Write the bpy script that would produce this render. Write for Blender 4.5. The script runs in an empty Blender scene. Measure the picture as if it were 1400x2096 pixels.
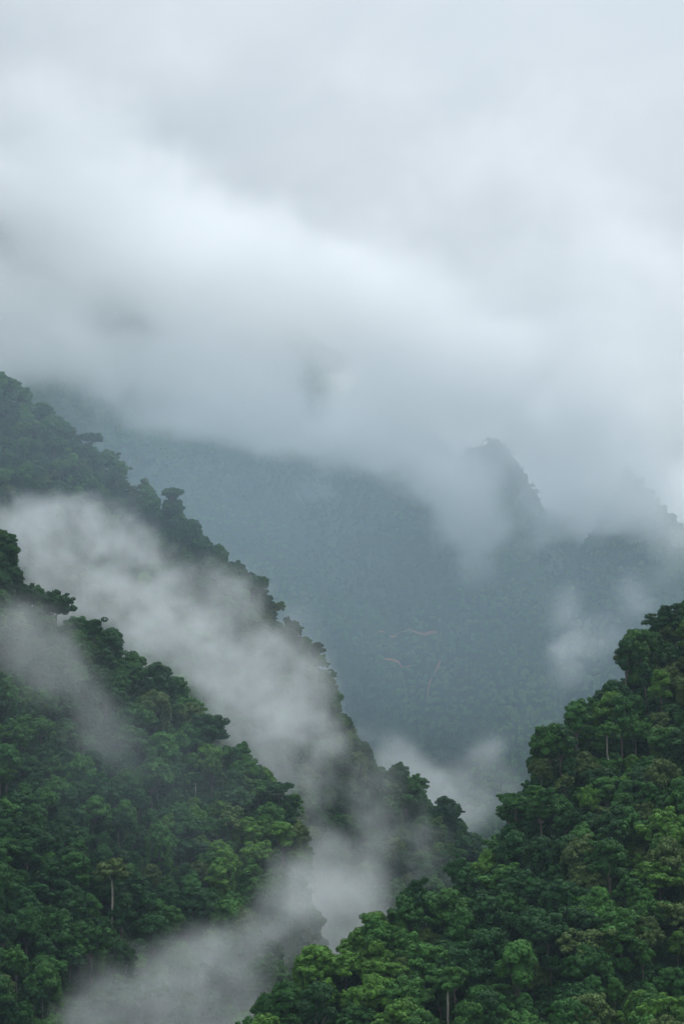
import bpy, math, random
import numpy as np
from mathutils import Vector

C = bpy.context.scene.collection
scene = bpy.context.scene
R = math.radians

# ------------------------------------------------------------------ camera
FPX = 2096 * 70 / 36.0            # focal length in photo pixels
PITCH = math.atan(252 / FPX)      # horizon at photo row 1300
cam_d = bpy.data.cameras.new('camera')
cam_d.sensor_fit = 'VERTICAL'
cam_d.sensor_height = 36.0
cam_d.lens = 70.0
cam_d.clip_start = 1.0
cam_d.clip_end = 40000.0
cam = bpy.data.objects.new('camera', cam_d)
C.objects.link(cam)
cam.location = (0, 0, 0)
cam.rotation_euler = (math.pi / 2 + PITCH, 0, 0)
scene.camera = cam

# ------------------------------------------------------------------ sky
SUN_EL, SUN_AZ = 58.0, 50.0       # azimuth measured from +Y towards +X
world = bpy.data.worlds.new('World')
scene.world = world
world.use_nodes = True
nt = world.node_tree
nt.nodes.clear()
N, L = nt.nodes.new, nt.links.new
out = N('ShaderNodeOutputWorld')
bg = N('ShaderNodeBackground')
bg.inputs['Strength'].default_value = 0.11
sky = N('ShaderNodeTexSky')
sky.sky_type = 'NISHITA'
sky.sun_disc = False
sky.sun_elevation = R(SUN_EL)
sky.sun_rotation = R(SUN_AZ)
sky.altitude = 800
sky.dust_density = 2.0
tc = N('ShaderNodeTexCoord')
mp = N('ShaderNodeMapping')
mp.inputs['Scale'].default_value = (1.0, 1.0, 2.2)
L(tc.outputs['Generated'], mp.inputs['Vector'])
nz = N('ShaderNodeTexNoise')
nz.inputs['Scale'].default_value = 4.2
nz.inputs['Detail'].default_value = 4
nz.inputs['Roughness'].default_value = 0.42
nz.inputs['Distortion'].default_value = 0.4
L(mp.outputs[0], nz.inputs['Vector'])
ramp = N('ShaderNodeValToRGB')
ramp.color_ramp.elements[0].position = 0.30
ramp.color_ramp.elements[0].color = (4.75, 5.25, 5.65, 1)
ramp.color_ramp.elements[1].position = 0.68
ramp.color_ramp.elements[1].color = (6.25, 6.55, 6.8, 1)
L(nz.outputs['Fac'], ramp.inputs['Fac'])
sep = N('ShaderNodeSeparateXYZ')
L(tc.outputs['Generated'], sep.inputs[0])
mr = N('ShaderNodeMapRange')      # overcast sky ends at the horizon
mr.inputs['From Min'].default_value = -0.06
mr.inputs['From Max'].default_value = 0.0
mr.inputs['To Min'].default_value = 0.12
mr.inputs['To Max'].default_value = 1.0
L(sep.outputs['Z'], mr.inputs['Value'])
mul = N('ShaderNodeVectorMath')
mul.operation = 'SCALE'
L(ramp.outputs['Color'], mul.inputs[0])
zen = N('ShaderNodeMapRange')     # an overcast sky is brightest overhead
zen.inputs['From Min'].default_value = 0.22
zen.inputs['From Max'].default_value = 1.0
zen.inputs['To Min'].default_value = 1.0
zen.inputs['To Max'].default_value = 2.8
L(sep.outputs['Z'], zen.inputs['Value'])
zm = N('ShaderNodeMath'); zm.operation = 'MULTIPLY'
L(mr.outputs[0], zm.inputs[0]); L(zen.outputs[0], zm.inputs[1])
sd = N('ShaderNodeMapRange')      # thicker cloud to the left, thinner towards the sun
sd.inputs['From Min'].default_value = -0.18
sd.inputs['From Max'].default_value = 0.06
sd.inputs['To Min'].default_value = 0.86
sd.inputs['To Max'].default_value = 1.0
L(sep.outputs['X'], sd.inputs['Value'])
zs = N('ShaderNodeMath'); zs.operation = 'MULTIPLY'
L(zm.outputs[0], zs.inputs[0]); L(sd.outputs[0], zs.inputs[1])
L(zs.outputs[0], mul.inputs['Scale'])
mix = N('ShaderNodeMix')
mix.data_type = 'RGBA'
mix.inputs['Factor'].default_value = 0.93
L(sky.outputs['Color'], mix.inputs['A'])
L(mul.outputs[0], mix.inputs['B'])
L(mix.outputs['Result'], bg.inputs['Color'])
L(bg.outputs[0], out.inputs['Surface'])

sun_d = bpy.data.lights.new('sun', 'SUN')
sun_d.energy = 2.0
sun_d.angle = R(16)
sun_d.color = (1.0, 0.96, 0.90)
sun = bpy.data.objects.new('sun', sun_d)
C.objects.link(sun)
sun.rotation_euler = (R(90 - SUN_EL), 0, R(180 - SUN_AZ) )
sun.location = (0, 0, 500)

vs = scene.view_settings
vs.view_transform = 'Standard'
vs.look = 'None'
vs.exposure = 0.06
vs.gamma = 1.0
scene.render.engine = 'CYCLES'
cy = scene.cycles
cy.use_denoising = True
cy.denoiser = 'OPENIMAGEDENOISE'
cy.denoising_input_passes = 'RGB_ALBEDO_NORMAL'
cy.use_adaptive_sampling = False
cy.max_bounces = 16
cy.diffuse_bounces = 2
cy.glossy_bounces = 1
cy.transmission_bounces = 2
cy.volume_bounces = 12
cy.transparent_max_bounces = 48
cy.volume_step_rate = 3.0
cy.volume_max_steps = 256
scene.render.film_transparent = False


def P(px, py, Y):
    """World point at depth Y seen at photo pixel (px, py)."""
    a, b = (px - 700) / FPX, (1048 - py) / FPX
    c, s = math.cos(PITCH), math.sin(PITCH)
    d = (a, c - b * s, s + b * c)
    k = Y / d[1]
    return (a * k, Y, d[2] * k)


# ------------------------------------------------------------------ helpers
rng = np.random.default_rng(11)
random.seed(5)


def vnoise(x, y, seed=0):
    """Smooth value noise on arrays."""
    xi, yi = np.floor(x).astype(np.int64), np.floor(y).astype(np.int64)
    xf, yf = x - xi, y - yi
    u, v = xf * xf * (3 - 2 * xf), yf * yf * (3 - 2 * yf)

    def h(i, j):
        n = (i * 374761393 + j * 668265263 + seed * 974634777) & 0x7fffffff
        n = ((n ^ (n >> 13)) * 1274126177) & 0x7fffffff
        return ((n ^ (n >> 16)) & 0xffff) / 65535.0
    return ((h(xi, yi) * (1 - u) + h(xi + 1, yi) * u) * (1 - v)
            + (h(xi, yi + 1) * (1 - u) + h(xi + 1, yi + 1) * u) * v)


def fbm(x, y, octs=4, seed=0):
    t, a, s = 0, 0.5, 0
    for k in range(octs):
        t = t + a * vnoise(x * 2 ** k + 17.3 * k, y * 2 ** k - 9.1 * k, seed + k)
        s += a
        a *= 0.5
    return t / s - 0.5


def tag(o, label=None, cat=None, group=None, kind=None):
    if label: o['label'] = label
    if cat: o['category'] = cat
    if group: o['group'] = group
    if kind: o['kind'] = kind
    return o


def mesh_obj(name, verts, faces, mat, parent=None, smooth=False, link=True):
    me = bpy.data.meshes.new(name)
    me.from_pydata([tuple(v) for v in verts], [], [tuple(f) for f in faces])
    if smooth:
        me.shade_smooth()
    if mat: me.materials.append(mat)
    o = bpy.data.objects.new(name, me)
    if link: C.objects.link(o)
    o.parent = parent
    return o


def new_mat(name):
    m = bpy.data.materials.new(name)
    m.use_nodes = True
    m.node_tree.nodes.clear()
    return m, m.node_tree.nodes.new, m.node_tree.links.new


# ------------------------------------------------------------------ materials
def leaf_material(name, mode):
    m, N, L = new_mat(name)
    o = N('ShaderNodeOutputMaterial')
    if mode == 'object':
        src = N('ShaderNodeObjectInfo').outputs['Color']
    else:
        a = N('ShaderNodeAttribute')
        a.attribute_type = 'INSTANCER'
        a.attribute_name = 'tint'
        src = a.outputs['Color']
    geo = N('ShaderNodeNewGeometry')
    nzz = N('ShaderNodeTexNoise')
    nzz.inputs['Scale'].default_value = 0.22
    nzz.inputs['Detail'].default_value = 3
    L(geo.outputs['Position'], nzz.inputs['Vector'])
    wn = N('ShaderNodeMath'); wn.operation = 'MULTIPLY_ADD'
    wn.inputs[1].default_value = 0.5
    L(geo.outputs['Random Per Island'], wn.inputs[0])
    L(nzz.outputs['Fac'], wn.inputs[2])
    mr = N('ShaderNodeMapRange')
    mr.inputs['From Min'].default_value = 0.3
    mr.inputs['From Max'].default_value = 1.2
    mr.inputs['To Min'].default_value = 0.55
    mr.inputs['To Max'].default_value = 1.65
    L(wn.outputs[0], mr.inputs['Value'])
    sc = N('ShaderNodeVectorMath'); sc.operation = 'SCALE'
    L(src, sc.inputs[0]); L(mr.outputs[0], sc.inputs['Scale'])
    p = N('ShaderNodeBsdfPrincipled')
    p.inputs['Roughness'].default_value = 0.6
    p.inputs['Specular IOR Level'].default_value = 0.10
    L(sc.outputs[0], p.inputs['Base Color'])
    tr = N('ShaderNodeBsdfTranslucent')
    L(sc.outputs[0], tr.inputs['Color'])
    mx = N('ShaderNodeMixShader')
    mx.inputs[0].default_value = 0.15
    L(p.outputs[0], mx.inputs[1]); L(tr.outputs[0], mx.inputs[2])
    L(mx.outputs[0], o.inputs['Surface'])
    return m


M_LEAF = leaf_material('leaves', 'object')
M_LEAF_S = leaf_material('leaves_of_the_forest', 'instancer')


def bark_material(name, c1, c2):
    m, N, L = new_mat(name)
    o = N('ShaderNodeOutputMaterial')
    p = N('ShaderNodeBsdfPrincipled')
    p.inputs['Roughness'].default_value = 0.85
    g = N('ShaderNodeNewGeometry')
    mp = N('ShaderNodeMapping'); mp.inputs['Scale'].default_value = (1, 1, 0.25)
    L(g.outputs['Position'], mp.inputs['Vector'])
    n = N('ShaderNodeTexNoise'); n.inputs['Scale'].default_value = 1.6; n.inputs['Detail'].default_value = 5
    L(mp.outputs[0], n.inputs['Vector'])
    r = N('ShaderNodeValToRGB')
    r.color_ramp.elements[0].position = 0.35; r.color_ramp.elements[0].color = (*c1, 1)
    r.color_ramp.elements[1].position = 0.65; r.color_ramp.elements[1].color = (*c2, 1)
    L(n.outputs['Fac'], r.inputs['Fac'])
    L(r.outputs[0], p.inputs['Base Color'])
    L(p.outputs[0], o.inputs['Surface'])
    return m


M_BARK = bark_material('bark', (0.045, 0.038, 0.03), (0.12, 0.105, 0.085))
M_BARK_PALE = bark_material('pale_bark', (0.16, 0.15, 0.12), (0.38, 0.35, 0.30))


def ground_material():
    m, N, L = new_mat('forest_floor')
    o = N('ShaderNodeOutputMaterial')
    p = N('ShaderNodeBsdfPrincipled'); p.inputs['Roughness'].default_value = 0.95
    p.inputs['Specular IOR Level'].default_value = 0.1
    g = N('ShaderNodeNewGeometry')
    n = N('ShaderNodeTexNoise'); n.inputs['Scale'].default_value = 0.02; n.inputs['Detail'].default_value = 9
    n.inputs['Roughness'].default_value = 0.65
    L(g.outputs['Position'], n.inputs['Vector'])
    r = N('ShaderNodeValToRGB')
    e = r.color_ramp.elements
    e[0].position = 0.32; e[0].color = (0.010, 0.024, 0.009, 1)
    e[1].position = 0.70; e[1].color = (0.026, 0.052, 0.015, 1)
    L(n.outputs['Fac'], r.inputs['Fac'])
    L(r.outputs[0], p.inputs['Base Color'])
    L(p.outputs[0], o.inputs['Surface'])
    return m


M_GROUND = ground_material()
M_EARTH = bark_material('red_earth', (0.17, 0.075, 0.04), (0.36, 0.14, 0.07))

# ------------------------------------------------------------------ terrain
TREE_H = {'right': 13, 'left': 14, 'ridge': 13, 'mountain': 10}


def crest(pts, th, back, front, wob=0.0):
    pts = [P(*p) for p in pts]
    x = np.array([p[0] for p in pts]); y = np.array([p[1] for p in pts])
    z = np.array([p[2] - th for p in pts])
    o = np.argsort(x)
    return dict(x=x[o], y=y[o], z=z[o], back=back, front=front, wob=wob)


RIGHT = crest([(2300, 500, 1050), (1700, 890, 940), (1520, 1085, 900), (1400, 1255, 880), (1290, 1345, 850), (1240, 1420, 830), (1150, 1480, 800),
               (1058, 1590, 765), (1032, 1700, 745), (945, 1795, 720), (790, 1880, 690), (650, 1965, 665),
               (500, 2110, 645), (330, 2330, 630), (-100, 2900, 600)], TREE_H['right'], 0.75, 0.46, 0.8)
LEFT = crest([(-900, 700, 1150), (-200, 1010, 1090), (0, 1100, 1070), (70, 1200, 1060), (160, 1265, 1055), (240, 1330, 1050),
              (330, 1400, 1045), (420, 1490, 1035), (500, 1545, 1025), (590, 1620, 1015), (618, 1700, 1010),
              (628, 1790, 1000), (650, 1960, 990), (720, 2250, 980), (900, 2800, 980)], TREE_H['left'], 0.6, 0.50, 1.0)
RIDGE = crest([(-1200, 150, 1750), (-250, 600, 1640), (0, 765, 1610), (100, 845, 1590), (200, 910, 1575), (250, 975, 1560),
               (350, 1030, 1545), (420, 1095, 1530), (480, 1160, 1510), (560, 1228, 1490), (640, 1320, 1475),
               (680, 1410, 1465), (720, 1500, 1455), (800, 1580, 1440), (870, 1625, 1425), (940, 1665, 1410),
               (985, 1730, 1400), (1060, 1900, 1390), (1150, 2100, 1380), (1500, 2500, 1380)], TREE_H['ridge'], 0.7, 0.62, 1.0)
MOUNT = crest([(-3000, 300, 5000), (-900, 100, 4800), (-300, 280, 4700), (0, 370, 4650), (200, 490, 4650), (400, 570, 4600), (620, 670, 4550), (800, 800, 4500),
               (950, 940, 4450), (1130, 1040, 4450), (1250, 1060, 4450), (1500, 1050, 4500), (2000, 900, 4600),
               (4200, 500, 5000)], 10, 0.6, 0.62, 3.0)
PEAK = crest([(700, 1140, 3950), (850, 1010, 3950), (940, 920, 3950), (1000, 890, 3950), (1030, 895, 3950), (1062, 935, 3950),
              (1075, 965, 3950), (1105, 1010, 3950), (1118, 1060, 3950), (1160, 1130, 3950), (1300, 1330, 3950),
              (1500, 1600, 3950)], 10, 1.1, 0.72, 2.0)
SHOULDER = crest([(1000, 1300, 3700), (1180, 1120, 3700), (1250, 1010, 3700), (1282, 940, 3700), (1320, 985, 3700), (1350, 1020, 3700),
                  (1400, 1070, 3700), (1440, 1130, 3700), (1560, 1250, 3700), (1900, 1600, 3700)], 10, 1.0, 0.70, 2.0)
FLOOR = -330.0


def hill(c, x, y):
    yc = np.interp(x, c['x'], c['y'])
    zc = np.interp(x, c['x'], c['z'])
    sc = c['wob']
    yc = yc + sc * 26 * fbm(x / (45 * max(sc, 1)), y * 0 + 3.3, 3, 7)
    d = y - yc
    z = zc - np.where(d > 0, c['back'], c['front']) * np.abs(d)
    # spurs and gullies that run down the face
    w = np.clip(np.abs(d) / (60 * sc), 0, 1)
    z = z + w * sc * (30 * fbm(x / (55 * sc) + d * 0.004 / sc, d / (150 * sc), 4, 21) + 9 * fbm(x / 18 / sc, y / 18 / sc, 3, 5))
    return z


def height(x, y, parts=False):
    x = np.asarray(x, float); y = np.asarray(y, float)
    hs = [hill(c, x, y) for c in (RIGHT, LEFT, RIDGE, MOUNT, PEAK, SHOULDER)]
    own = -2.2 - 0.55 * np.abs(y) - 0.25 * np.abs(x)
    floor = FLOOR + 30 * fbm(x / 300, y / 300, 4, 2)
    st = np.stack(hs + [own, floor])
    h = st.max(0)
    if parts:
        return h, st.argmax(0)
    return h


def build_terrain():
    ys = np.concatenate([np.linspace(-420, 460, 30), np.linspace(470, 1760, 200), np.linspace(1775, 3000, 50), np.linspace(3015, 5600, 170)])
    nu = 280
    us = np.sign(np.linspace(-1, 1, nu)) * np.abs(np.linspace(-1, 1, nu)) ** 1.5
    X = us[None, :] * (500 + 0.42 * np.clip(ys, 0, None))[:, None]
    Y = np.repeat(ys[:, None], nu, 1)
    Z = height(X, Y)
    v = np.stack([X, Y, Z], -1).reshape(-1, 3)
    i = np.arange(len(ys) - 1)[:, None] * nu + np.arange(nu - 1)[None, :]
    f = np.stack([i, i + 1, i + 1 + nu, i + nu], -1).reshape(-1, 4)
    o = mesh_obj('ground', v.tolist(), f.tolist(), M_GROUND, smooth=True)
    tag(o, kind='structure')
    return v


TV = build_terrain()


# ------------------------------------------------------------------ trees
class Geo:
    def __init__(s):
        s.v, s.f, s.n = [], [], 0

    def add(s, v, f):
        v = np.asarray(v, float); f = np.asarray(f, int)
        s.v.append(v); s.f.extend((f + s.n).tolist()); s.n += len(v)

    def verts(s):
        return np.concatenate(s.v).tolist()


def leaves(g, c, r, n, size, r_=None, up=0.2, low=-0.85):
    """Leaf clusters on an ellipsoidal clump: bent quads facing outward with jitter."""
    r_ = r_ or rng
    d = r_.normal(size=(n * 2, 3))
    d /= np.linalg.norm(d, axis=1)[:, None]
    d = d[d[:, 2] > low][:n]
    n = len(d)
    rr = r_.uniform(0.72, 1.12, (n, 1))
    p = np.asarray(c) + d * np.asarray(r) * rr
    nn = d + r_.normal(size=(n, 3)) * 0.24 + np.array([0, 0, up])
    nn /= np.linalg.norm(nn, axis=1)[:, None]
    t = np.cross(nn, r_.normal(size=(n, 3)))
    t /= np.linalg.norm(t, axis=1)[:, None] + 1e-9
    b = np.cross(nn, t)
    s = size * r_.uniform(0.6, 1.35, (n, 1))
    q = np.stack([p - t * s - b * s * .25, p - b * s * .75 - nn * s * .2, p + t * s + b * s * .1, p + b * s * .85 + nn * s * .1], 1)
    g.add(q.reshape(-1, 3), np.arange(n * 4).reshape(-1, 4))


ICO_V = None


def core(g, c, r):
    """Rough inner mass of a clump."""
    ph = (1 + 5 ** .5) / 2
    v = np.array([(-1, ph, 0), (1, ph, 0), (-1, -ph, 0), (1, -ph, 0), (0, -1, ph), (0, 1, ph), (0, -1, -ph), (0, 1, -ph), (ph, 0, -1), (ph, 0, 1), (-ph, 0, -1), (-ph, 0, 1)])
    v /= np.linalg.norm(v[0])
    f = [(0, 11, 5), (0, 5, 1), (0, 1, 7), (0, 7, 10), (0, 10, 11), (1, 5, 9), (5, 11, 4), (11, 10, 2), (10, 7, 6), (7, 1, 8), (3, 9, 4), (3, 4, 2), (3, 2, 6), (3, 6, 8), (3, 8, 9), (4, 9, 5), (2, 4, 11), (6, 2, 10), (8, 6, 7), (9, 8, 1)]
    v = v * rng.uniform(0.85, 1.1, (12, 1))
    g.add(np.asarray(c) + v * np.asarray(r) * 0.68, f)


def tube(g, pts, r0, r1, sides=7):
    pts = [np.asarray(p, float) for p in pts]
    n = len(pts)
    rings = []
    for k, p in enumerate(pts):
        a = pts[max(k - 1, 0)]; b = pts[min(k + 1, n - 1)]
        d = b - a; d /= np.linalg.norm(d) + 1e-9
        u = np.cross(d, (0.3, 1, 0.1)); u /= np.linalg.norm(u)
        w = np.cross(d, u)
        rad = r0 + (r1 - r0) * (k / (n - 1))
        ang = np.arange(sides) / sides * 2 * np.pi
        rings.append(p + rad * (np.cos(ang)[:, None] * u + np.sin(ang)[:, None] * w))
    v = np.concatenate(rings)
    f = []
    for k in range(n - 1):
        for i in range(sides):
            j = (i + 1) % sides
            f.append((k * sides + i, k * sides + j, (k + 1) * sides + j, (k + 1) * sides + i))
    g.add(v, f)


def wander(a, b, n, amp):
    a, b = np.asarray(a, float), np.asarray(b, float)
    L_ = np.linalg.norm(b - a)
    return [a + (b - a) * t + (rng.normal(size=3) * amp * L_ * math.sin(math.pi * t) if 0 < t < 1 else 0) for t in np.linspace(0, 1, n)]


def make_tree(kind, seed, detail=1.0):
    """Returns (crown Geo, trunk Geo), about 17 m tall, standing at the origin."""
    global rng
    keep = rng
    rng = np.random.default_rng(seed)
    cg, tg = Geo(), Geo()
    clumps = []
    if kind in ('dome', 'draped', 'narrow'):
        H = {'dome': 15, 'draped': 17, 'narrow': 19}[kind]
        W = {'dome': 6.4, 'draped': 5.4, 'narrow': 3.9}[kind]
        V = {'dome': 5.2, 'draped': 5.4, 'narrow': 6.8}[kind]
        cz = H - V - .6
        nb = {'dome': 12, 'draped': 9, 'narrow': 9}[kind]
        for b in range(nb):                      # main boughs, each a lumpy mass with its own top
            a = b * 2.4 + rng.uniform(-.5, .5)
            t = (b + .35) / nb                   # 0 = top of the crown, 1 = its lower skirt
            ph = t * 1.95
            br = W * math.sin(min(ph, 1.57)) * rng.uniform(.55, .85)
            bz = cz + V * .8 * math.cos(ph) * rng.uniform(.8, 1.15)
            bc = np.array([br * math.cos(a), br * math.sin(a), bz])
            R0 = W * rng.uniform(.26, .46)
            core(cg, bc - (0, 0, .15 * R0), (R0, R0, R0 * .9))
            for k in range(10):
                d = rng.normal(size=3); d[2] = d[2] * .8 + .15; d /= np.linalg.norm(d)
                r = rng.uniform(.7, 1.45)
                clumps.append((bc + d * R0 * rng.uniform(.65, 1.05) * (1, 1, .85), (r, r, r * .75)))
        core(cg, (0, 0, cz), (W * .75, W * .75, V * .8))
        if kind == 'draped':                     # creepers that hang down from the crown
            for k in range(14):
                a = rng.uniform(0, 6.283); rr = W * rng.uniform(.6, .95)
                x, y = rr * math.cos(a), rr * math.sin(a)
                z = cz + 1
                end = rng.uniform(.5, 7)
                while z > end:
                    r = rng.uniform(.6, 1.2)
                    clumps.append(((x + rng.normal() * .35, y + rng.normal() * .35, z), (r * .85, r * .85, r * 1.25)))
                    z -= r * 1.5
        tube(tg, wander((0, 0, -3), (0.3, 0.2, cz + V * .3), 8, .012), .42, .2)
        for k in range(5):
            a = rng.uniform(0, 6.283)
            tube(tg, wander((0, 0, cz - V * .8), (W * .55 * math.cos(a), W * .55 * math.sin(a), cz + rng.uniform(0, V * .4)), 5, .05), .18, .06, 5)
        size, n = .33, 88
    elif kind == 'umbrella':
        H = 18
        tips = []
        top = np.array([rng.uniform(-1, 1), rng.uniform(-1, 1), H * .60])
        tube(tg, wander((0, 0, -4), top, 8, .012), .40, .24)
        for k in range(10):
            a = k * 2.4 + rng.uniform(-.3, .3)
            r = rng.uniform(1.5, 6.4)
            e = np.array([r * math.cos(a), r * math.sin(a), H - 1.2 - r * r * .075 + rng.uniform(-1.0, .5)])
            tube(tg, wander(top, e, 5, .05), .17, .05, 5)
            tips.append(e)
        for e in tips:
            for j in range(6):
                c = e + rng.normal(size=3) * (1.15, 1.15, .6)
                r = rng.uniform(.7, 1.5)
                clumps.append((c, (r, r, r * .55)))
        size, n = .34, 80
    elif kind == 'open':
        H = 18
        top = np.array([rng.uniform(-1, 1), rng.uniform(-1, 1), H * .42])
        tube(tg, wander((0, 0, -4), top, 7, .02), .42, .28)
        for k in range(9):
            a = k * 2.4 + rng.uniform(-.5, .5)
            r = rng.uniform(.6, 4.9)
            e = np.array([r * math.cos(a), r * math.sin(a), H - 1 - r * 1.0 + rng.uniform(-3.2, .3)])
            m = top + (e - top) * .55 + (0, 0, 1.0)
            tube(tg, wander(top, m, 3, .05) + wander(m, e, 3, .05)[1:], .2, .06, 5)
            core(cg, e, (1.5, 1.5, 1.2))
            for j in range(9):
                c = e + rng.normal(size=3) * (1.1, 1.1, .95)
                r = rng.uniform(.55, 1.3)
                clumps.append((c, (r, r, r * .7)))
            for j in range(3):
                c = m + rng.normal(size=3) * (.9, .9, .9)
                clumps.append((c, (.9, .9, .7)))
        size, n = .33, 78
    elif kind == 'bare_trunk':
        H = 26
        top = np.array([rng.uniform(-.8, .8), rng.uniform(-.8, .8), H * .76])
        tube(tg, wander((0, 0, -4), top, 12, .006), .42, .26)
        for k in range(9):
            a = k * 2.4 + rng.uniform(-.4, .4)
            r = rng.uniform(.8, 4.2)
            e = np.array([r * math.cos(a), r * math.sin(a), H - 1.5 - r * .75 + rng.uniform(-1.4, .6)])
            tube(tg, wander(top, e, 4, .05), .14, .05, 5)
            core(cg, e, (1.3, 1.3, 1.0))
            for j in range(7):
                c = e + rng.normal(size=3) * (1.2, 1.2, .8)
                r2 = rng.uniform(.7, 1.4)
                clumps.append((c, (r2, r2, r2 * .65)))
        size, n = .34, 76
    elif kind == 'bush':
        for k in range(9):
            a = rng.uniform(0, 6.283); rr = rng.uniform(0, 3.2)
            r = rng.uniform(1.2, 2.2)
            c = (rr * math.cos(a), rr * math.sin(a), rng.uniform(1.0, 3.4) - rr * .25)
            clumps.append((c, (r, r, r * .8)))
            core(cg, c, (r, r, r * .8))
        size, n = .42, 42
    for c, r in clumps:
        leaves(cg, c, r, int(n * detail * (0.5 + 0.5 * r[0])), size / detail ** .5)
    if kind == 'bush':
        tube(tg, [(0, 0, -2), (0, 0, 2)], .15, .08, 5)
    rng = keep
    return cg, tg


# ---- where trees stand
FRX = 700 / FPX


def seen_mask(x, y, z, top):
    """True for the trees whose top rises over the canopy in front of them."""
    ub = np.linspace(-0.32, 0.32, 161)
    yb = np.concatenate([np.arange(430, 1900, 10.0), np.arange(1900, 5400, 25.0)])
    X = ub[None, :] * yb[:, None]
    Z = height(X, np.repeat(yb[:, None], len(ub), 1))
    e = np.maximum.accumulate((Z + 9) / yb[:, None], axis=0)
    ui = np.clip(np.round((x / y + .32) / .004).astype(int), 0, 160)
    yi = np.clip(np.searchsorted(yb, y - 22) - 1, 0, len(yb) - 1)
    return (z + top) / y > e[yi, ui] - .0005


def scatter(y0, y1, step, seed, margin=1.12):
    r = np.random.default_rng(seed)
    ys = np.arange(y0, y1, step)
    xs, yy = [], []
    for k, y in enumerate(ys):
        w = FRX * y * margin + 8
        a = np.arange(-w, w, step) + (k % 2) * step / 2
        xs.append(a); yy.append(np.full(len(a), y))
    x = np.concatenate(xs); y = np.concatenate(yy)
    x = x + r.uniform(-.42, .42, len(x)) * step
    y = y + r.uniform(-.42, .42, len(y)) * step
    z, part = height(x, y, True)
    return x, y, z, part


def in_frame(x, y, z, top, m=260):
    c, s = math.cos(PITCH), math.sin(PITCH)
    def row(zz):
        return 1048 - FPX * (-s * y + c * zz) / (c * y + s * zz)
    return (row(z + top) < 2096 + m) & (np.abs(x / y) < FRX * 1.5)


X, Y, Z, PT = scatter(400, 1800, 8.6, 1, 1.55)
scl = .55 + 1.05 * np.random.default_rng(2).uniform(0, 1, len(X)) ** 2.0
ok = in_frame(X, Y, Z, 20) & (PT < 3) & seen_mask(X, Y, Z, 17 * scl)
X, Y, Z, PT, scl = X[ok], Y[ok], Z[ok], PT[ok], scl[ok]
print('near trees', len(X), [(PT == k).sum() for k in range(3)])

TINTS = {
    'deep': (0.017, 0.058, 0.016),
    'dark': (0.026, 0.084, 0.018),
    'mid': (0.038, 0.110, 0.021),
    'bright': (0.062, 0.145, 0.021),
    'olive': (0.060, 0.098, 0.028),
}
TN = ['deep', 'dark', 'mid', 'bright', 'olive']


def tint_of(x, y, r):
    w = fbm(np.array([x / 60]), np.array([y / 60]), 2, 77)[0]
    p = r.uniform() + w * 0.7 + (.03 if y < 900 and x > -25 else -.14)
    return 'deep' if p < .22 else 'dark' if p < .5 else 'mid' if p < .76 else 'olive' if p < .88 else 'bright'


PROTOS = {}


def proto(kind, variant):
    k = (kind, variant)
    if k not in PROTOS:
        cg, tg = make_tree(kind, 100 + variant * 7 + len(kind))
        def me(nm, g, mat):
            m = bpy.data.meshes.new(nm)
            m.from_pydata(g.verts(), [], g.f)
            m.materials.append(mat)
            return m
        PROTOS[k] = (me('crown', cg, M_LEAF), me('trunk', tg, M_BARK_PALE if kind == 'bare_trunk' else M_BARK))
    return PROTOS[k]


NAMES = {'dome': 'broadleaf_tree', 'draped': 'creeper_draped_tree', 'narrow': 'tall_narrow_tree', 'umbrella': 'umbrella_tree',
         'open': 'open_crowned_tree', 'bare_trunk': 'bare_trunked_tree'}
THINGS = []


def place_tree(kind, variant, x, y, z, s, rz, tint, jit=1.0):
    cm, tm = proto(kind, variant)
    root = bpy.data.objects.new(NAMES[kind], None)
    root.empty_display_size = 2
    C.objects.link(root)
    root.location = (x, y, z)
    root.rotation_euler = (0, 0, rz)
    root.scale = s if isinstance(s, tuple) else (s, s, s)
    cr = bpy.data.objects.new('crown', cm); C.objects.link(cr); cr.parent = root
    tr = bpy.data.objects.new('trunk', tm); C.objects.link(tr); tr.parent = root
    c = TINTS[tint]
    cr.color = (c[0] * jit, c[1] * jit, c[2] * jit, 1)
    THINGS.append((root, kind, tint))
    return root


def ground_z(x, y):
    return float(height(np.array([x]), np.array([y]))[0])


# individual trees: the ones that show largest (crown discs laid front to back)
def to_px(x, y, z):
    c, s_ = math.cos(PITCH), math.sin(PITCH)
    dep = c * y + s_ * z
    return 700 + FPX * x / dep, 1048 - FPX * (-s_ * y + c * z) / dep


order = np.argsort(Y)
cover = np.zeros((524, 350), bool)
gy, gx = np.mgrid[0:524, 0:350]
vis = np.zeros(len(X)); VPX = np.zeros(len(X)); VPY = np.zeros(len(X))
for i in order:
    cx_, cy_ = to_px(X[i], Y[i], Z[i] + 10.5 * scl[i])
    rad = 5.6 * scl[i] / Y[i] * FPX / 4
    cx_, cy_ = cx_ / 4, cy_ / 4
    x0, x1 = max(0, int(cx_ - rad)), min(350, int(cx_ + rad) + 2)
    y0, y1 = max(0, int(cy_ - rad)), min(524, int(cy_ + rad) + 2)
    if x1 <= x0 or y1 <= y0: continue
    d = (gx[y0:y1, x0:x1] - cx_) ** 2 + (gy[y0:y1, x0:x1] - cy_) ** 2 < rad * rad
    free = d & ~cover[y0:y1, x0:x1]
    n_ = int(free.sum())
    if n_:
        vis[i] = n_
        VPX[i] = 4 * gx[y0:y1, x0:x1][free].mean(); VPY[i] = 4 * gy[y0:y1, x0:x1][free].mean()
        cover[y0:y1, x0:x1] |= d
N_IND = 262
best = np.argsort(-vis)[:N_IND]
order = np.concatenate([best[np.argsort(Y[best])], np.array([i for i in order if i not in set(best.tolist())], int)])
r_ = np.random.default_rng(9)
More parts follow.
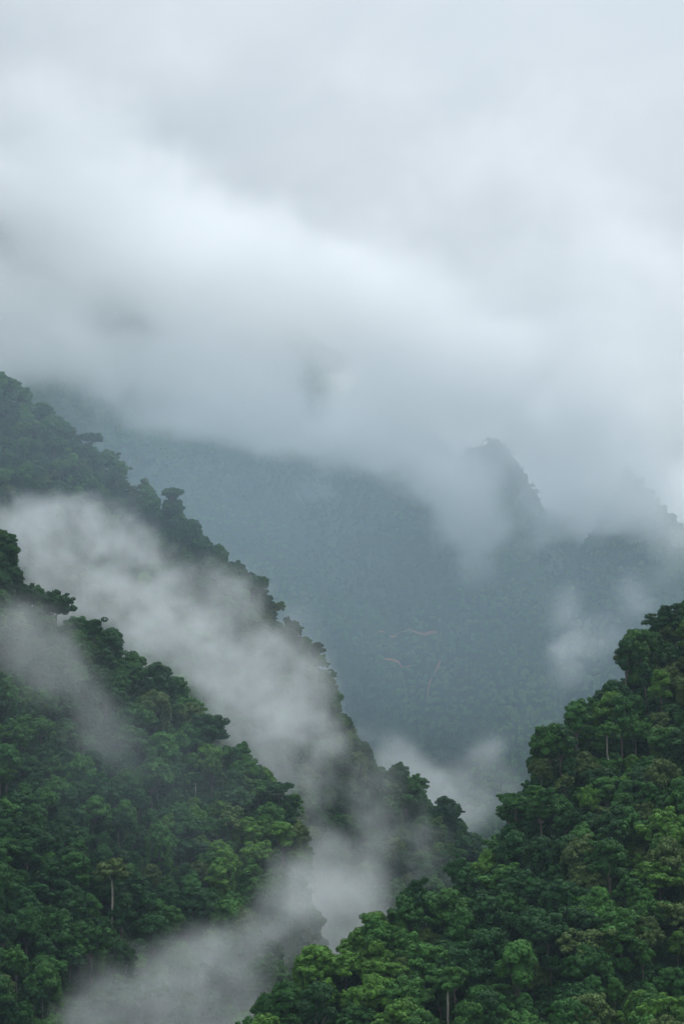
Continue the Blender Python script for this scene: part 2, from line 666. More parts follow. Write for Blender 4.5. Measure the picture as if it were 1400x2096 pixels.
KP = ['dome', 'draped', 'dome', 'draped', 'narrow', 'open', 'open', 'dome']
IND = []
for i in order[:N_IND]:
    k = KP[r_.integers(len(KP))]
    v = int(r_.integers(4))
    tn = tint_of(X[i], Y[i], r_)
    place_tree(k, v, X[i], Y[i], Z[i] - .5, (float(scl[i]), float(scl[i] * r_.uniform(.85, 1.15)), float(scl[i] ** .6 * r_.uniform(.8, 1.25))), float(r_.uniform(0, 6.28)), tn, float(r_.uniform(.85, 1.2)))
    IND.append((THINGS[-1][0], k, tn, int(PT[i]), VPX[i], VPY[i]))

# trees that stand out on the skylines (photo pixel of the tree top, depth, kind)
HEROES = [
    (1378, 1232, 878, 'open', 1.0, 'deep'), (1290, 1300, 862, 'umbrella', .8, 'olive'), (1220, 1383, 838, 'open', .85, 'deep'), (1180, 1392, 826, 'open', .95, 'deep'),
    (1060, 1525, 785, 'umbrella', .75, 'dark'), (1020, 1570, 770, 'draped', .8, 'mid'),
    (655, 1945, 672, 'open', .7, 'dark'), (540, 2040, 655, 'narrow', .7, 'deep'), (917, 1895, 640, 'bare_trunk', .95, 'mid'), (1245, 1475, 790, 'bare_trunk', .8, 'mid'),
    (185, 1248, 1050, 'open', 1.1, 'deep'), (232, 1290, 1045, 'narrow', 1.15, 'deep'), (325, 1362, 1040, 'draped', 1.2, 'deep'), (425, 1465, 1030, 'dome', 1.05, 'deep'),
    (495, 1518, 1020, 'narrow', 1.0, 'dark'), (530, 1572, 1012, 'open', 1.2, 'deep'), (572, 1578, 1006, 'umbrella', .75, 'deep'), (585, 1655, 1000, 'draped', 1.1, 'deep'),
    (160, 1715, 880, 'bare_trunk', 1.1, 'dark'), (112, 1745, 870, 'bare_trunk', .95, 'dark'), (235, 1745, 860, 'bare_trunk', 1.15, 'olive'), (32, 1790, 850, 'bare_trunk', 1.1, 'dark'),
    (322, 1560, 980, 'bare_trunk', .85, 'deep'), (402, 1580, 985, 'bare_trunk', .8, 'deep'), (478, 1570, 1000, 'bare_trunk', .75, 'dark'),
    (185, 852, 1590, 'umbrella', 1.25, 'deep'), (222, 872, 1585, 'umbrella', 1.1, 'dark'), (355, 990, 1545, 'umbrella', 1.15, 'dark'), (20, 750, 1620, 'dome', 1.3, 'mid'),
    (300, 990, 1550, 'dome', .95, 'mid'), (450, 1105, 1520, 'draped', .9, 'mid'), (525, 1165, 1500, 'dome', 1.1, 'dark'), (650, 1345, 1470, 'open', .9, 'deep'), (705, 1435, 1460, 'dome', .8, 'deep'),
    (730, 1575, 1380, 'draped', 1.3, 'deep'), (815, 1560, 1435, 'draped', 1.1, 'dark'), (850, 1590, 1430, 'dome', 1.2, 'mid'), (925, 1632, 1415, 'open', 1.0, 'deep'), (884, 1630, 1405, 'open', .9, 'dark'),
    (95, 808, 1600, 'open', 1.2, 'dark'), (245, 938, 1565, 'open', 1.0, 'mid'), (400, 1062, 1532, 'narrow', 1.1, 'dark'), (600, 1262, 1480, 'open', 1.1, 'dark'), (1340, 1290, 868, 'narrow', .9, 'dark'), (830, 1835, 690, 'open', 1.0, 'dark'),
    (30, 1372, 985, 'dome', 1.1, 'deep'), (8, 1090, 1065, 'draped', 1.3, 'deep'),
]
HT = {'dome': 15, 'draped': 17, 'narrow': 19, 'umbrella': 18, 'open': 18, 'bare_trunk': 26}
HERO_XY = []
for n, (px, py, yy, k, s, t) in enumerate(HEROES):
    if 950 < yy < 1100: s *= 1.3
    x, y, z = P(px, py, yy)
    gz = ground_z(x, y)
    s2 = min(max((z - gz + .5) / HT[k], s * .8), s * 1.35)
    place_tree(k, n % 3, x, y, z - HT[k] * s2 if z - HT[k] * s2 <= gz else gz - .5, s2, n * 1.7, t)
    HERO_XY.append((x, y))

# ---- the rest of the wood: stuff, instances of the crowns above
def forest(name, pts, kinds_objs, label):
    """pts: list of (x,y,z,scale,rot,proto index,tint rgb)."""
    me = bpy.data.meshes.new(name)
    me.from_pydata([p[:3] for p in pts], [], [])
    a = me.attributes.new('tscale', 'FLOAT', 'POINT'); a.data.foreach_set('value', [p[3] for p in pts])
    a = me.attributes.new('trot', 'FLOAT', 'POINT'); a.data.foreach_set('value', [p[4] for p in pts])
    a = me.attributes.new('tidx', 'INT', 'POINT'); a.data.foreach_set('value', [p[5] for p in pts])
    a = me.attributes.new('tint', 'FLOAT_COLOR', 'POINT'); a.data.foreach_set('color', [c for p in pts for c in (*p[6], 1)])
    o = bpy.data.objects.new(name, me)
    C.objects.link(o)
    tag(o, label, None, None, 'stuff')
    ng = bpy.data.node_groups.new(name, 'GeometryNodeTree')
    ng.interface.new_socket('Geometry', in_out='INPUT', socket_type='NodeSocketGeometry')
    ng.interface.new_socket('Geometry', in_out='OUTPUT', socket_type='NodeSocketGeometry')
    N, L = ng.nodes.new, ng.links.new
    gi, go = N('NodeGroupInput'), N('NodeGroupOutput')
    g2i = N('GeometryNodeGeometryToInstance')
    for ko in reversed(kinds_objs):
        oi = N('GeometryNodeObjectInfo'); oi.inputs['Object'].default_value = ko
        oi.transform_space = 'ORIGINAL'
        L(oi.outputs['Geometry'], g2i.inputs[0])
    m2p = N('GeometryNodeMeshToPoints')
    L(gi.outputs[0], m2p.inputs['Mesh'])
    iop = N('GeometryNodeInstanceOnPoints')
    L(m2p.outputs[0], iop.inputs['Points'])
    L(g2i.outputs[0], iop.inputs['Instance'])
    iop.inputs['Pick Instance'].default_value = True
    def attr(nm, ty):
        q = N('GeometryNodeInputNamedAttribute'); q.data_type = ty; q.inputs['Name'].default_value = nm
        return q.outputs['Attribute']
    L(attr('tidx', 'INT'), iop.inputs['Instance Index'])
    cx = N('ShaderNodeCombineXYZ'); L(attr('trot', 'FLOAT'), cx.inputs['Z'])
    L(cx.outputs[0], iop.inputs['Rotation'])
    L(attr('tscale', 'FLOAT'), iop.inputs['Scale'])
    sm = N('GeometryNodeSetMaterial'); sm.inputs['Material'].default_value = M_LEAF_S
    L(iop.outputs[0], sm.inputs['Geometry'])
    L(sm.outputs[0], go.inputs[0])
    md = o.modifiers.new('trees', 'NODES'); md.node_group = ng
    return o


crown_of = {}
for root, k, t in THINGS:
    cr = [c for c in root.children if c.name.startswith('crown')][0]
    crown_of.setdefault(cr.data.name, (cr, k))
CR = [v[0] for v in crown_of.values()]
CRK = [v[1] for v in crown_of.values()]
common = [i for i, k in enumerate(CRK) if k in ('dome', 'draped', 'narrow', 'open')]
wts = np.array([{'dome': 3, 'draped': 3, 'narrow': 1.6, 'open': 1}[CRK[i]] for i in common]); wts = wts / wts.sum()


def jt(c, r):
    m = r.uniform(.82, 1.22)
    return (c[0] * m, c[1] * m, c[2] * m)


pts = []
for i in order[N_IND:]:
    if PT[i] > 2: continue
    pts.append((float(X[i]), float(Y[i]), float(Z[i]) - .6, float(scl[i]), float(r_.uniform(0, 6.28)), int(r_.choice(common, p=wts)), jt(TINTS[tint_of(X[i], Y[i], r_)], r_)))
print('stuff trees', len(pts))
forest('forest', pts, CR, 'dense evergreen rainforest covering the misty left hillsides')

# far mountain wood
X2, Y2, Z2, P2 = scatter(1900, 4800, 12.5, 4, 1.05)
ok = in_frame(X2, Y2, Z2, 20) & seen_mask(X2, Y2, Z2, 20)
X2, Y2, Z2 = X2[ok], Y2[ok], Z2[ok]

# red earth scars and a cut track on the far mountain
def ray_hit(px, py, y0=2600, y1=4900):
    ys = np.linspace(y0, y1, 900)
    a = np.array([P(px, py, 1.0)])[0]
    h = height(a[0] * ys, ys)
    k = np.argmax(a[2] * ys < h)
    return np.array((a[0] * ys[k], ys[k], h[k]))


def strip(name, pts, widths, label):
    """A patch of bare earth draped over the slope; widths in metres."""
    ctr = [ray_hit(*p) for p in pts]
    rr = np.random.default_rng(len(pts) + int(pts[0][0]))
    v, f = [], []
    m = 7
    fine = []
    for k in range(len(ctr) - 1):
        for t in np.linspace(0, 1, 8)[:-1]:
            fine.append((ctr[k] * (1 - t) + ctr[k + 1] * t, widths[k] * (1 - t) + widths[k + 1] * t))
    fine.append((ctr[-1], widths[-1]))
    along = abs(pts[-1][0] - pts[0][0]) > abs(pts[-1][1] - pts[0][1])
    for c, w in fine:
        w1, w2 = w * rr.uniform(.3, .7), w * rr.uniform(.3, .7)
        for j in range(m):
            t = -w1 + (w1 + w2) * j / (m - 1)
            x, y = (c[0] + rr.normal() * .4, c[1] + t) if along else (c[0] + t, c[1])
            v.append((x, y, ground_z(x, y)))
    for k in range(len(fine) - 1):
        for j in range(m - 1):
            a = k * m + j
            f.append((a, a + 1, a + 1 + m, a + m))
    v = [(a, b, c + 3.0) for a, b, c in v]
    o = mesh_obj(name, v, f, M_EARTH)
    tag(o, label, kind='structure')
    return [(c[0], c[1], w) for c, w in fine]


SC = []
SC += strip('dirt_track', [(765, 1303), (815, 1300), (850, 1298), (895, 1297)], [2, 3, 5, 7], 'red earth track cut across the far mountain')
SC += strip('landslide_scar', [(905, 1345), (895, 1372), (880, 1400), (874, 1430)], [5, 7, 4, 2], 'narrow red landslide scar running down the far mountain')
SC += strip('bare_slope', [(785, 1352), (815, 1358), (842, 1368)], [3, 5, 3], 'dull red bare slope below the earth track')
sc = np.array(SC)
far = []
rf = np.random.default_rng(33)
dm = np.sqrt(((X2[:, None] - sc[None, :, 0]) / (sc[None, :, 2] * .5 + 5)) ** 2 + ((Y2[:, None] - sc[None, :, 1]) / (sc[None, :, 2] * .5 + 14)) ** 2).min(1)
clear = fbm(X2 / 170, Y2 / 170, 3, 91)
fold_shade = fbm(X2 / 260, Y2 / 700, 3, 14)  # light and dark of slope relief, painted into tree tints; also swells crowns
for i in range(len(X2)):
    if dm[i] < .5: continue
    s = rf.uniform(.6, 1.1)
    s *= 1 + .3 * max(0., fold_shade[i])
    w = clear[i] if Y2[i] < 3750 else min(clear[i], .05)
    w = w * .7 + fold_shade[i] * .45
    tn = (.09, .18, .04) if w > .12 else (.06, .15, .03) if w > .02 else (.035, .10, .022) if w > -.07 else TINTS['deep']
    if 3550 < Y2[i] < 4050: s *= .8
    far.append((float(X2[i]), float(Y2[i]), float(Z2[i]) - 3, float(s), float(rf.uniform(0, 6.28)), int(rf.choice(common, p=wts)), jt(tn, rf)))
print('far trees', len(far))
forest('mountain_forest', far, CR, 'far rainforest covering the hazy mountain across the valley')

# undergrowth between the trees
cg, tg = make_tree('bush', 5)
me = bpy.data.meshes.new('shrub'); me.from_pydata(cg.verts(), [], cg.f); me.materials.append(M_LEAF)
bush = bpy.data.objects.new('shrub', me); C.objects.link(bush)
bx, by, bz = P(1010, 2075, 608)
bush.location = (bx, by, ground_z(bx, by)); bush.color = (*TINTS['mid'], 1)
tag(bush, 'low rounded shrub between the trees at the bottom of the right slope', 'shrub')
X3, Y3, Z3, P3 = scatter(400, 1700, 5.6, 8, 1.5)
ok = in_frame(X3, Y3, Z3, 8) & (P3 < 3) & seen_mask(X3, Y3, Z3, 14)
X3, Y3, Z3 = X3[ok], Y3[ok], Z3[ok]
und = [(float(X3[i]), float(Y3[i]), float(Z3[i]) - .5, float(rf.uniform(.6, 1.25)), float(rf.uniform(0, 6.28)), 0, jt(TINTS['deep'], rf)) for i in range(len(X3))]
print('bushes', len(und))
forest('undergrowth', und, [bush], 'low undergrowth filling the gaps between the trees')


# ------------------------------------------------------------------ air
def volume_material(name, color, density, aniso, grid=False):
    m, N, L = new_mat(name)
    o = N('ShaderNodeOutputMaterial')
    p = N('ShaderNodeVolumePrincipled')
    p.inputs['Color'].default_value = (*color, 1)
    p.inputs['Density'].default_value = density
    p.inputs['Anisotropy'].default_value = aniso
    if not grid:
        p.inputs['Density Attribute'].default_value = ''
    L(p.outputs[0], o.inputs['Volume'])
    return m


HAZE_D = 0.45e-4
lo, hi = TV.min(0), TV.max(0)
M_HAZE = volume_material('haze', (0.64, 0.83, 0.99), HAZE_D, 0.2)
zt = max(hi[2] + 40, 1420)
b0, b1 = (lo[0] - 5, lo[1] - 5, lo[2] - 1), (hi[0] + 5, hi[1] + 5, zt)
v = [(b0[0], b0[1], b0[2]), (b1[0], b0[1], b0[2]), (b1[0], b1[1], b0[2]), (b0[0], b1[1], b0[2]),
     (b0[0], b0[1], b1[2]), (b1[0], b0[1], b1[2]), (b1[0], b1[1], b1[2]), (b0[0], b1[1], b1[2])]
f = [(0, 3, 2, 1), (4, 5, 6, 7), (0, 1, 5, 4), (1, 2, 6, 5), (2, 3, 7, 6), (3, 0, 4, 7)]
haze = mesh_obj('haze', v, f, M_HAZE)
tag(haze, 'thin blue haze filling the valley', kind='stuff')


def mist(name, puffs, voxel, density, label, nscale=90.0, warp=35.0, erode=0.55, aniso=0.35, cap=1.0, sharp=.34, color=(0.925, 0.965, 0.997), stretch=(1, 1, 1.3), seed=0.0):
    """puffs: (px, py, Y, half width px, half height px, half depth m, amount, tilt deg)."""
    me = bpy.data.meshes.new(name)
    me.from_pydata([(0, 0, 0)], [], [])
    o = bpy.data.objects.new(name, me)
    C.objects.link(o)
    tag(o, label, kind='stuff')
    mat = volume_material(name, color, density, aniso, True)
    me.materials.append(mat)
    ng = bpy.data.node_groups.new(name, 'GeometryNodeTree')
    ng.interface.new_socket('Geometry', in_out='INPUT', socket_type='NodeSocketGeometry')
    ng.interface.new_socket('Geometry', in_out='OUTPUT', socket_type='NodeSocketGeometry')
    N, L = ng.nodes.new, ng.links.new
    go = N('NodeGroupOutput')

    def math_(op, a, b=None, c=None, clamp=False):
        n = N('ShaderNodeMath'); n.operation = op; n.use_clamp = clamp
        for k, q in enumerate((a, b, c)):
            if q is None: continue
            if isinstance(q, (int, float)): n.inputs[k].default_value = q
            else: L(q, n.inputs[k])
        return n.outputs[0]

    def vm(op, a, b=None):
        n = N('ShaderNodeVectorMath'); n.operation = op
        for k, q in enumerate((a, b)):
            if q is None: continue
            if isinstance(q, tuple): n.inputs[k].default_value = q
            else: L(q, n.inputs[k])
        return n.outputs['Value'] if op in ('LENGTH', 'DOT_PRODUCT') else n.outputs[0]

    pos0 = N('GeometryNodeInputPosition').outputs[0]
    def noise(vec, scale, detail, rough, off):
        n = N('ShaderNodeTexNoise')
        n.inputs['Scale'].default_value = 1.0
        n.inputs['Detail'].default_value = detail
        n.inputs['Roughness'].default_value = rough
        q = vm('MULTIPLY', vec, tuple(s / scale for s in stretch))
        q = vm('ADD', q, (off, off * .7, off * .3))
        L(q, n.inputs['Vector'])
        return n
    w1 = noise(pos0, nscale * 1.8, 2, .5, seed + 3)
    wv = vm('MULTIPLY', vm('SUBTRACT', w1.outputs['Color'], (.5, .5, .5)), (warp * 3, warp * 3, warp * 3))
    w2 = noise(pos0, nscale * .5, 3, .55, seed + 8)
    wv2 = vm('MULTIPLY', vm('SUBTRACT', w2.outputs['Color'], (.5, .5, .5)), (warp * .9, warp * .9, warp * .9))
    pos = vm('ADD', vm('ADD', pos0, wv), wv2)
    total = None
    mn, mx = np.full(3, 1e9), np.full(3, -1e9)
    for (px, py, yy, rx, rz, ry, amt, tilt) in puffs:
        c = np.array(P(px, py, yy))
        ax, az = rx / FPX * yy, rz / FPX * yy
        a = R(-tilt)       # tilt: down to the right in the photo when positive
        ux = (math.cos(a) / ax, 0.0, math.sin(a) / ax)
        uz = (-math.sin(a) / az, 0.0, math.cos(a) / az)
        uy = (0.0, 1.0 / ry, 0.0)
        d = vm('SUBTRACT', pos, tuple(c))
        q1 = vm('DOT_PRODUCT', d, ux); q2 = vm('DOT_PRODUCT', d, uy); q3 = vm('DOT_PRODUCT', d, uz)
        r2 = math_('MULTIPLY_ADD', q1, q1, math_('MULTIPLY_ADD', q2, q2, math_('MULTIPLY', q3, q3)))
        t = math_('SUBTRACT', 1.0, math_('MULTIPLY', r2, 0.45), clamp=True)
        t = math_('MULTIPLY', math_('MULTIPLY', t, t), amt)
        total = t if total is None else math_('ADD', total, t)
        rad = 1.5
        ex = rad * math.hypot(ax * math.cos(a), az * math.sin(a)); ez = rad * math.hypot(ax * math.sin(a), az * math.cos(a)); ey = rad * ry
        e = np.array((ex, ey, ez)) + warp * .4
        mn = np.minimum(mn, c - e); mx = np.maximum(mx, c + e)
    n1 = noise(pos, nscale, 7, .72, seed).outputs['Fac']
    total = math_('MINIMUM', total, cap)
    # wisps at the edge, billows in the middle: the noise threshold falls as the mist thickens
    thr = math_('MULTIPLY_ADD', total, -(.22 + .5 * (1 - erode)), .64)
    k = math_('DIVIDE', math_('SUBTRACT', n1, thr), sharp, clamp=True)
    k = math_('MULTIPLY', k, math_('MULTIPLY_ADD', k, .6, .4))
    dens = math_('MULTIPLY', math_('MINIMUM', total, 1.0), k)
    dens = math_('MAXIMUM', math_('SUBTRACT', dens, 0.006), 0.0)
    vc = N('GeometryNodeVolumeCube')
    L(dens, vc.inputs['Density'])
    mn = np.maximum(mn, np.array(b0) + 3); mx = np.minimum(mx, np.array(b1) - 3)
    vc.inputs['Min'].default_value = tuple(mn); vc.inputs['Max'].default_value = tuple(mx)
    for k, a in enumerate('XYZ'):
        vc.inputs['Resolution ' + a].default_value = max(8, int((mx[k] - mn[k]) / (voxel * (2 if k == 1 else 1))))
    sm = N('GeometryNodeSetMaterial'); sm.inputs['Material'].default_value = mat
    L(vc.outputs[0], sm.inputs['Geometry'])
    L(sm.outputs[0], go.inputs[0])
    md = o.modifiers.new('mist', 'NODES'); md.node_group = ng
    print(name, mn.round(), mx.round(), [vc.inputs['Resolution ' + a].default_value for a in 'XYZ'])
    return o


# mist between the two left hillsides
mist('hillside_mist', [
    (40, 1060, 1310, 130, 60, 40, 1.2, 5), (120, 1090, 1300, 120, 50, 40, 1.0, 0),
    (0, 1050, 1330, 156, 66, 48, .8, 5), (215, 1095, 1290, 120, 74, 54, 1.3, 0), (110, 1160, 1260, 216, 96, 48, .75, 15), (40, 1260, 1150, 192, 108, 48, .75, 0),
    (330, 1190, 1280, 180, 90, 54, .95, 35), (480, 1225, 1290, 108, 84, 48, 1.0, 40), (400, 1320, 1230, 192, 132, 60, 1.0, 45), (270, 1260, 1200, 156, 120, 54, .85, 30),
    (560, 1370, 1250, 126, 144, 60, 1.3, 60), (610, 1500, 1220, 114, 120, 60, 1.2, 70), (625, 1265, 1420, 48, 60, 36, .8, -30), (520, 1450, 1180, 156, 108, 48, 1.0, 50),
    (650, 1610, 1200, 102, 108, 60, .9, 80), (740, 1530, 1330, 96, 72, 48, .85, 45), (440, 1400, 1150, 144, 84, 48, .85, 45), (600, 1700, 1120, 72, 84, 48, .7, 80), (680, 1400, 1380, 60, 108, 36, .7, 70), (150, 1230, 1190, 156, 96, 54, .95, 20), (270, 1350, 1170, 108, 108, 48, .9, 50), (90, 1110, 1240, 132, 60, 48, .7, 0),
], 4.5, 0.0150, 'bright mist bank hanging between the two left hillsides', nscale=32, warp=20, erode=.90, sharp=.22, seed=1.0)
mist('slope_mist', [
    (20, 1270, 960, 161, 115, 46, .9, 10), (130, 1380, 950, 138, 103, 46, .8, 40), (40, 1350, 950, 161, 103, 46, .75, 0), (270, 1490, 960, 92, 80, 34, .55, 40), (450, 1570, 950, 126, 57, 34, .6, 10),
    (220, 1480, 940, 92, 103, 34, .6, 70), (480, 1700, 930, 126, 92, 34, .5, 60),
], 4.5, 0.0095, 'thin veil of mist drifting over the front left slope', nscale=40, warp=24, erode=.70, sharp=.32, seed=4.0)
mist('valley_mist', [
    (620, 1860, 950, 90, 90, 45, 1.1, -40), (665, 1800, 960, 90, 120, 45, 1.0, -70), (720, 1920, 980, 110, 90, 45, .9, -30), (250, 2060, 790, 130, 80, 40, .9, 0), (430, 2100, 810, 170, 90, 50, 1.5, 0),
    (360, 2050, 830, 218, 92, 52, 1.3, 0), (480, 1960, 850, 184, 103, 52, 1.1, -20), (575, 1830, 880, 109, 121, 52, 1.05, -60), (300, 2140, 800, 264, 92, 57, 1.5, 0),
    (650, 1930, 1000, 184, 138, 52, 1.0, -40), (620, 1770, 1050, 92, 115, 46, .85, -60), (720, 1830, 1150, 161, 126, 52, .8, 0), (770, 1650, 1180, 69, 161, 46, .85, 10), (480, 2110, 850, 172, 92, 69, 1.4, 0),
    (860, 1780, 1250, 150, 103, 46, .7, 0), (560, 1900, 1000, 172, 103, 52, .95, 0), (180, 2080, 780, 150, 92, 34, .65, 0), (840, 1650, 1250, 69, 103, 46, .6, 10),
], 4.5, 0.0150, 'mist filling the bottom of the valley between the slopes', nscale=34, warp=20, erode=.82, sharp=.24, seed=7.0)
mist('gully_mist', [
    (890, 1600, 1900, 116, 82, 77, 1.2, 20), (960, 1650, 1850, 77, 77, 77, 1.1, 40), (970, 1505, 2000, 88, 38, 55, .95, -35), (840, 1550, 1950, 77, 50, 55, .9, 20), (1010, 1590, 2000, 77, 88, 55, .85, 0),
    (1170, 1370, 2300, 82, 55, 66, .9, -10), (1240, 1320, 2350, 99, 55, 66, .9, -20), (1150, 1235, 2500, 50, 66, 55, .85, 10), (1300, 1210, 2600, 99, 61, 55, .8, -30), (1090, 1460, 2300, 99, 50, 55, .6, -40), (1380, 1180, 2700, 66, 66, 55, .8, 0),
], 7.0, 0.0115, 'pale mist rising from the gully behind the right slope', nscale=70, warp=36, erode=.7, seed=2.0)
mist('mountain_cloud', [
    (0, 330, 3550, 330, 200, 200, .6, 20), (250, 430, 3550, 300, 200, 200, .65, 30), (700, 180, 3550, 600, 220, 160, .6, 0), (1250, 300, 3550, 400, 240, 160, .6, 0), (100, 60, 3550, 350, 200, 160, .6, 0),
    (150, 480, 4350, 400, 130, 150, 1.6, 32), (500, 620, 4300, 260, 90, 150, 1.6, 25), (800, 850, 4250, 200, 90, 150, 1.6, 28),
    (-60, 480, 3450, 250, 170, 200, .9, 0), (60, 640, 3450, 220, 140, 200, 1.5, 10), (220, 710, 3450, 220, 115, 200, 1.6, 20), (430, 750, 3450, 210, 120, 220, 1.7, 30), (600, 850, 3450, 180, 105, 200, 1.6, 25), (20, 740, 3400, 130, 60, 140, 1.1, 0), (130, 780, 3300, 150, 60, 130, 1.2, 15), (320, 850, 3300, 130, 50, 120, 1.0, 20), (930, 1010, 3300, 75, 90, 120, 1.3, 0),
    (235, 655, 3450, 100, 80, 400, -1.3, 20), (325, 710, 3450, 90, 60, 400, -.9, 10), (640, 815, 3450, 110, 70, 400, -1.25, -15), (20, 560, 3500, 200, 120, 400, -.5, 0),
    (1150, 970, 3250, 50, 90, 90, 1.0, 10), (1060, 960, 3250, 60, 80, 60, .75, 20), (1105, 890, 3350, 70, 70, 160, 2.5, 20), (400, 520, 3450, 300, 160, 250, 1.5, 0),
    (780, 920, 3450, 150, 95, 220, 1.5, 20), (800, 680, 3450, 260, 170, 220, 1.7, 10), (945, 960, 3350, 75, 100, 170, 1.5, 0), (1010, 1090, 3300, 45, 90, 100, 1.05, 0), (1080, 780, 3450, 280, 110, 240, 1.8, 0), (1010, 960, 3400, 70, 90, 120, 1.0, 0), (1040, 860, 3400, 150, 50, 120, 1.3, 0), (1240, 960, 3300, 110, 90, 150, 2.2, 20), (1300, 1010, 3300, 80, 60, 120, 1.2, 40), (1350, 980, 3300, 90, 70, 100, .9, 40), (1100, 1050, 3300, 70, 50, 80, .7, 40),
    (1200, 990, 3300, 95, 105, 170, 1.6, 0), (1290, 1060, 3250, 120, 75, 140, 1.3, 25), (1400, 880, 3500, 200, 110, 200, 1.4, 20), (1250, 860, 3350, 180, 95, 200, 1.7, 0), (1390, 1130, 3200, 70, 60, 80, .8, 0),
    (1160, 1000, 4250, 130, 110, 100, 1.6, 0), (1300, 1050, 4250, 130, 110, 100, 1.6, 0), (1110, 950, 4250, 130, 120, 120, 2.4, 0), (1085, 900, 4150, 110, 90, 120, 2.4, 0), (1400, 980, 4250, 130, 130, 120, 1.6, 0), (1480, 1080, 4250, 120, 120, 120, 1.6, 0), (650, 1030, 3400, 80, 40, 90, .8, 20), (1000, 480, 3500, 420, 200, 180, .8, 0), (1330, 650, 3500, 280, 170, 220, 1.1, 0),
    (860, 1040, 3350, 110, 45, 120, .8, 10), (380, 870, 3400, 120, 50, 120, .7, 20),
], 15.0, 0.0110, 'low cloud hanging on the far mountain and hiding its peaks', nscale=150, warp=75, erode=.70, cap=1.4, color=(0.974, 0.984, 0.993), stretch=(1, 1, 1.15), seed=5.0)
mist('front_air', [(60, 1420, 900, 420, 260, 70, .9, 20), (420, 1620, 920, 260, 200, 60, .8, 40)], 30.0, 0.00090, 'thin bluish air in front of the front left slope', nscale=160, warp=40, erode=.2, color=(0.70, 0.86, 0.99), seed=12.0)
mist('ridge_air', [(100, 950, 1390, 900, 420, 150, 1.0, 0), (250, 850, 1500, 700, 300, 120, .6, 0)], 40.0, 0.00080, 'thin bluish air in front of the rear left ridge', nscale=500, warp=60, erode=.08, color=(0.64, 0.83, 0.99), seed=3.0)
mist('distant_air', [
    (700, 1100, 3000, 1400, 420, 700, 1.0, 0), (700, 1450, 2600, 1400, 300, 500, .45, 0),
], 60.0, 0.00046, 'blue moist air in front of the far mountain', nscale=900, warp=100, erode=.08, color=(0.64, 0.83, 0.99), seed=9.0)

# ------------------------------------------------------------------ what each tree is called
ORD = ['first', 'second', 'third', 'fourth', 'fifth', 'sixth', 'seventh', 'eighth', 'ninth', 'tenth', 'eleventh', 'twelfth', 'thirteenth',
       'fourteenth', 'fifteenth', 'sixteenth', 'seventeenth', 'eighteenth', 'nineteenth', 'twentieth', 'twenty-first', 'twenty-second', 'twenty-third',
       'twenty-fourth', 'twenty-fifth', 'twenty-sixth', 'twenty-seventh', 'twenty-eighth', 'twenty-ninth', 'thirtieth']
LOOK = {'deep': 'dark', 'dark': 'deep green', 'mid': 'mid-green', 'bright': 'bright green', 'olive': 'olive green'}
SHAPE = {'dome': 'rounded', 'draped': 'creeper-draped', 'narrow': 'narrow', 'open': 'open-crowned'}
PLACE = {0: ('right slope', 'right edge', 'trees on the right slope'), 1: ('front left slope', 'left edge', 'trees on the front left slope'),
         2: ('rear left ridge', 'left edge', 'trees on the rear left ridge')}
for hill_id, (where, edge, group) in PLACE.items():
    mine = sorted([t for t in IND if t[3] == hill_id], key=lambda t: -t[5])
    rows = {}
    for t in mine:
        rows.setdefault(int((2096 - t[5]) // 75), []).append(t)
    for rn, key in enumerate(sorted(rows)):
        row = sorted(rows[key], key=lambda t: t[4], reverse=(hill_id == 0))
        for n, t in enumerate(row):
            place = where if hill_id else 'right slope'
            lab = f"{LOOK[t[2]]} {SHAPE[t[1]]} tree, {place}, {ORD[n]} from {edge} in {ORD[rn]} row up"
            tag(t[0], lab, 'tree', group)
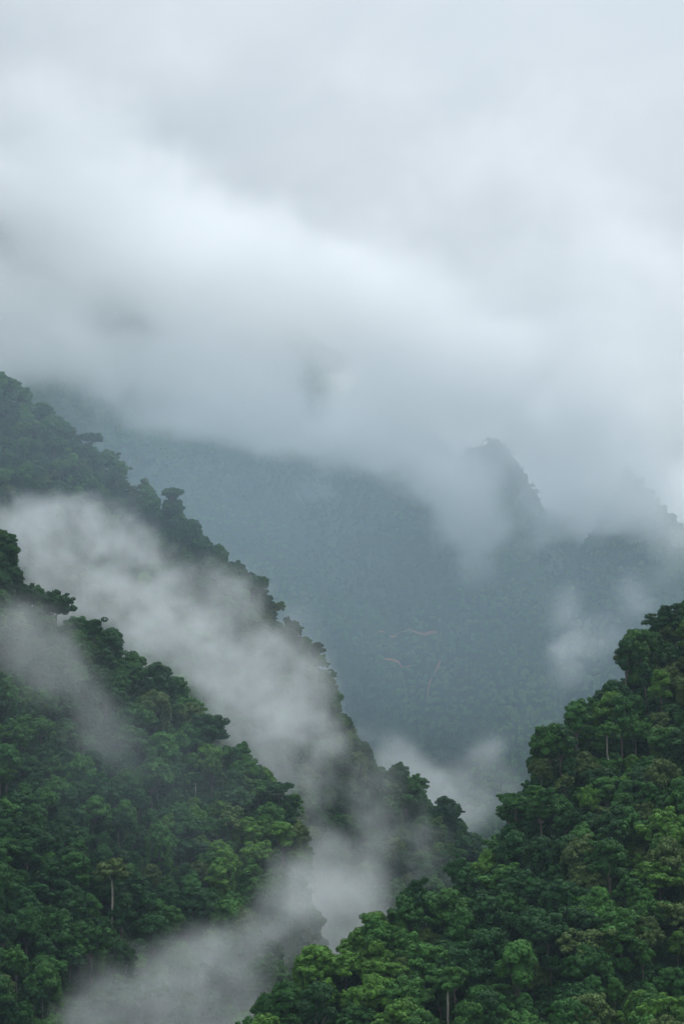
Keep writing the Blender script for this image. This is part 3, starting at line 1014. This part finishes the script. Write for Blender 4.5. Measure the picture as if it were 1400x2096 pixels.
HERO_LABELS = [
    'dark open-crowned tree standing highest on the right skyline at the photo edge', 'small flat-topped olive tree on the right skyline below the highest tree',
    'dark open-crowned tree, right one of the pair on the right skyline', 'dark open-crowned tree, left one of the pair on the right skyline',
    'flat-topped tree reaching out from the middle of the right skyline', 'creeper-draped tree on the steep step of the right skyline beside the gully mist',
    'open-crowned tree against the valley mist on the lower right skyline', 'narrow dark tree at the bottom end of the right skyline, against white mist',
    'tall tree with a bare pale trunk at the bottom of the right slope', 'tree with a pale bare trunk high on the right slope below the skyline',
    'dark open-crowned tree rising out of the mist at the top of the front left skyline', 'narrow dark tree on the front left skyline just right of the topmost open-crowned tree',
    'large dark creeper-draped tree standing alone against the bright mist on the front left skyline', 'dark rounded tree halfway down the front left skyline',
    'narrow deep green tree on the front left skyline above the flat-topped one', 'dark open-crowned tree beside the flat-topped tree on the front left skyline',
    'flat-topped tree leaning out into the mist on the front left skyline', 'dark creeper-draped tree lowest on the front left skyline before the valley mist',
    'tree with the longest pale trunk at the lower left', 'thin pale-trunked tree just left of the longest pale trunk at lower left',
    'olive tree with a bent pale trunk, rightmost of the lower left trunks', 'pale-trunked tree near the left photo edge at lower left',
    'pale-trunked tree under the middle of the front left skyline', 'pale-trunked tree between two others below the front left skyline', 'pale-trunked tree nearest the right end of the front left skyline',
    'large flat-topped tree, left one of the pair on the rear left ridge', 'flat-topped tree, right one of the pair on the rear left ridge',
    'lone flat-topped tree with visible limbs on the rear left skyline', 'broad rounded tree topmost on the rear left ridge at the photo edge',
    'rounded tree on the rear left skyline just left of the lone flat-topped tree', 'creeper-draped tree on the rear left skyline below the lone flat-topped tree',
    'rounded deep green tree on the rear left skyline above the mist wisps', 'dark open-crowned tree on the rear left skyline where mist crosses it',
    'dark rounded tree on the rear left skyline just above the notch', 'dark creeper-draped tree in the mist near the foot of the rear left ridge',
    'creeper-draped tree on the knoll left of the bright gully mist', 'rounded mid-green tree on the knoll beside the bright gully mist',
    'open-crowned tree at the far right end of the rear left ridge', 'open-crowned tree second from the right end of the rear left ridge',
    'open-crowned tree on the rear left skyline above the pair of flat-topped trees', 'open-crowned mid-green tree on the rear left skyline between the flat-topped pair and the lone one',
    'narrow tree on the rear left skyline just right of the lone flat-topped tree', 'open-crowned tree on the rear left skyline where the bright mist reaches it',
    'narrow tree on the right skyline between the highest tree and the small flat-topped one', 'open-crowned tree rising from the lower right skyline in front of the valley mist',
    'dark rounded tree half hidden in mist near the left photo edge', 'dark creeper-draped tree at the left photo edge above the mist veil',
]
n_ind = len(IND)
for (root, k, t), lab in zip(THINGS[n_ind:], HERO_LABELS):
    where = 'trees on the right skyline' if 'right skyline' in lab or 'right slope' in lab else 'tall trees on the left slopes'
    tag(root, lab, 'tree', where)
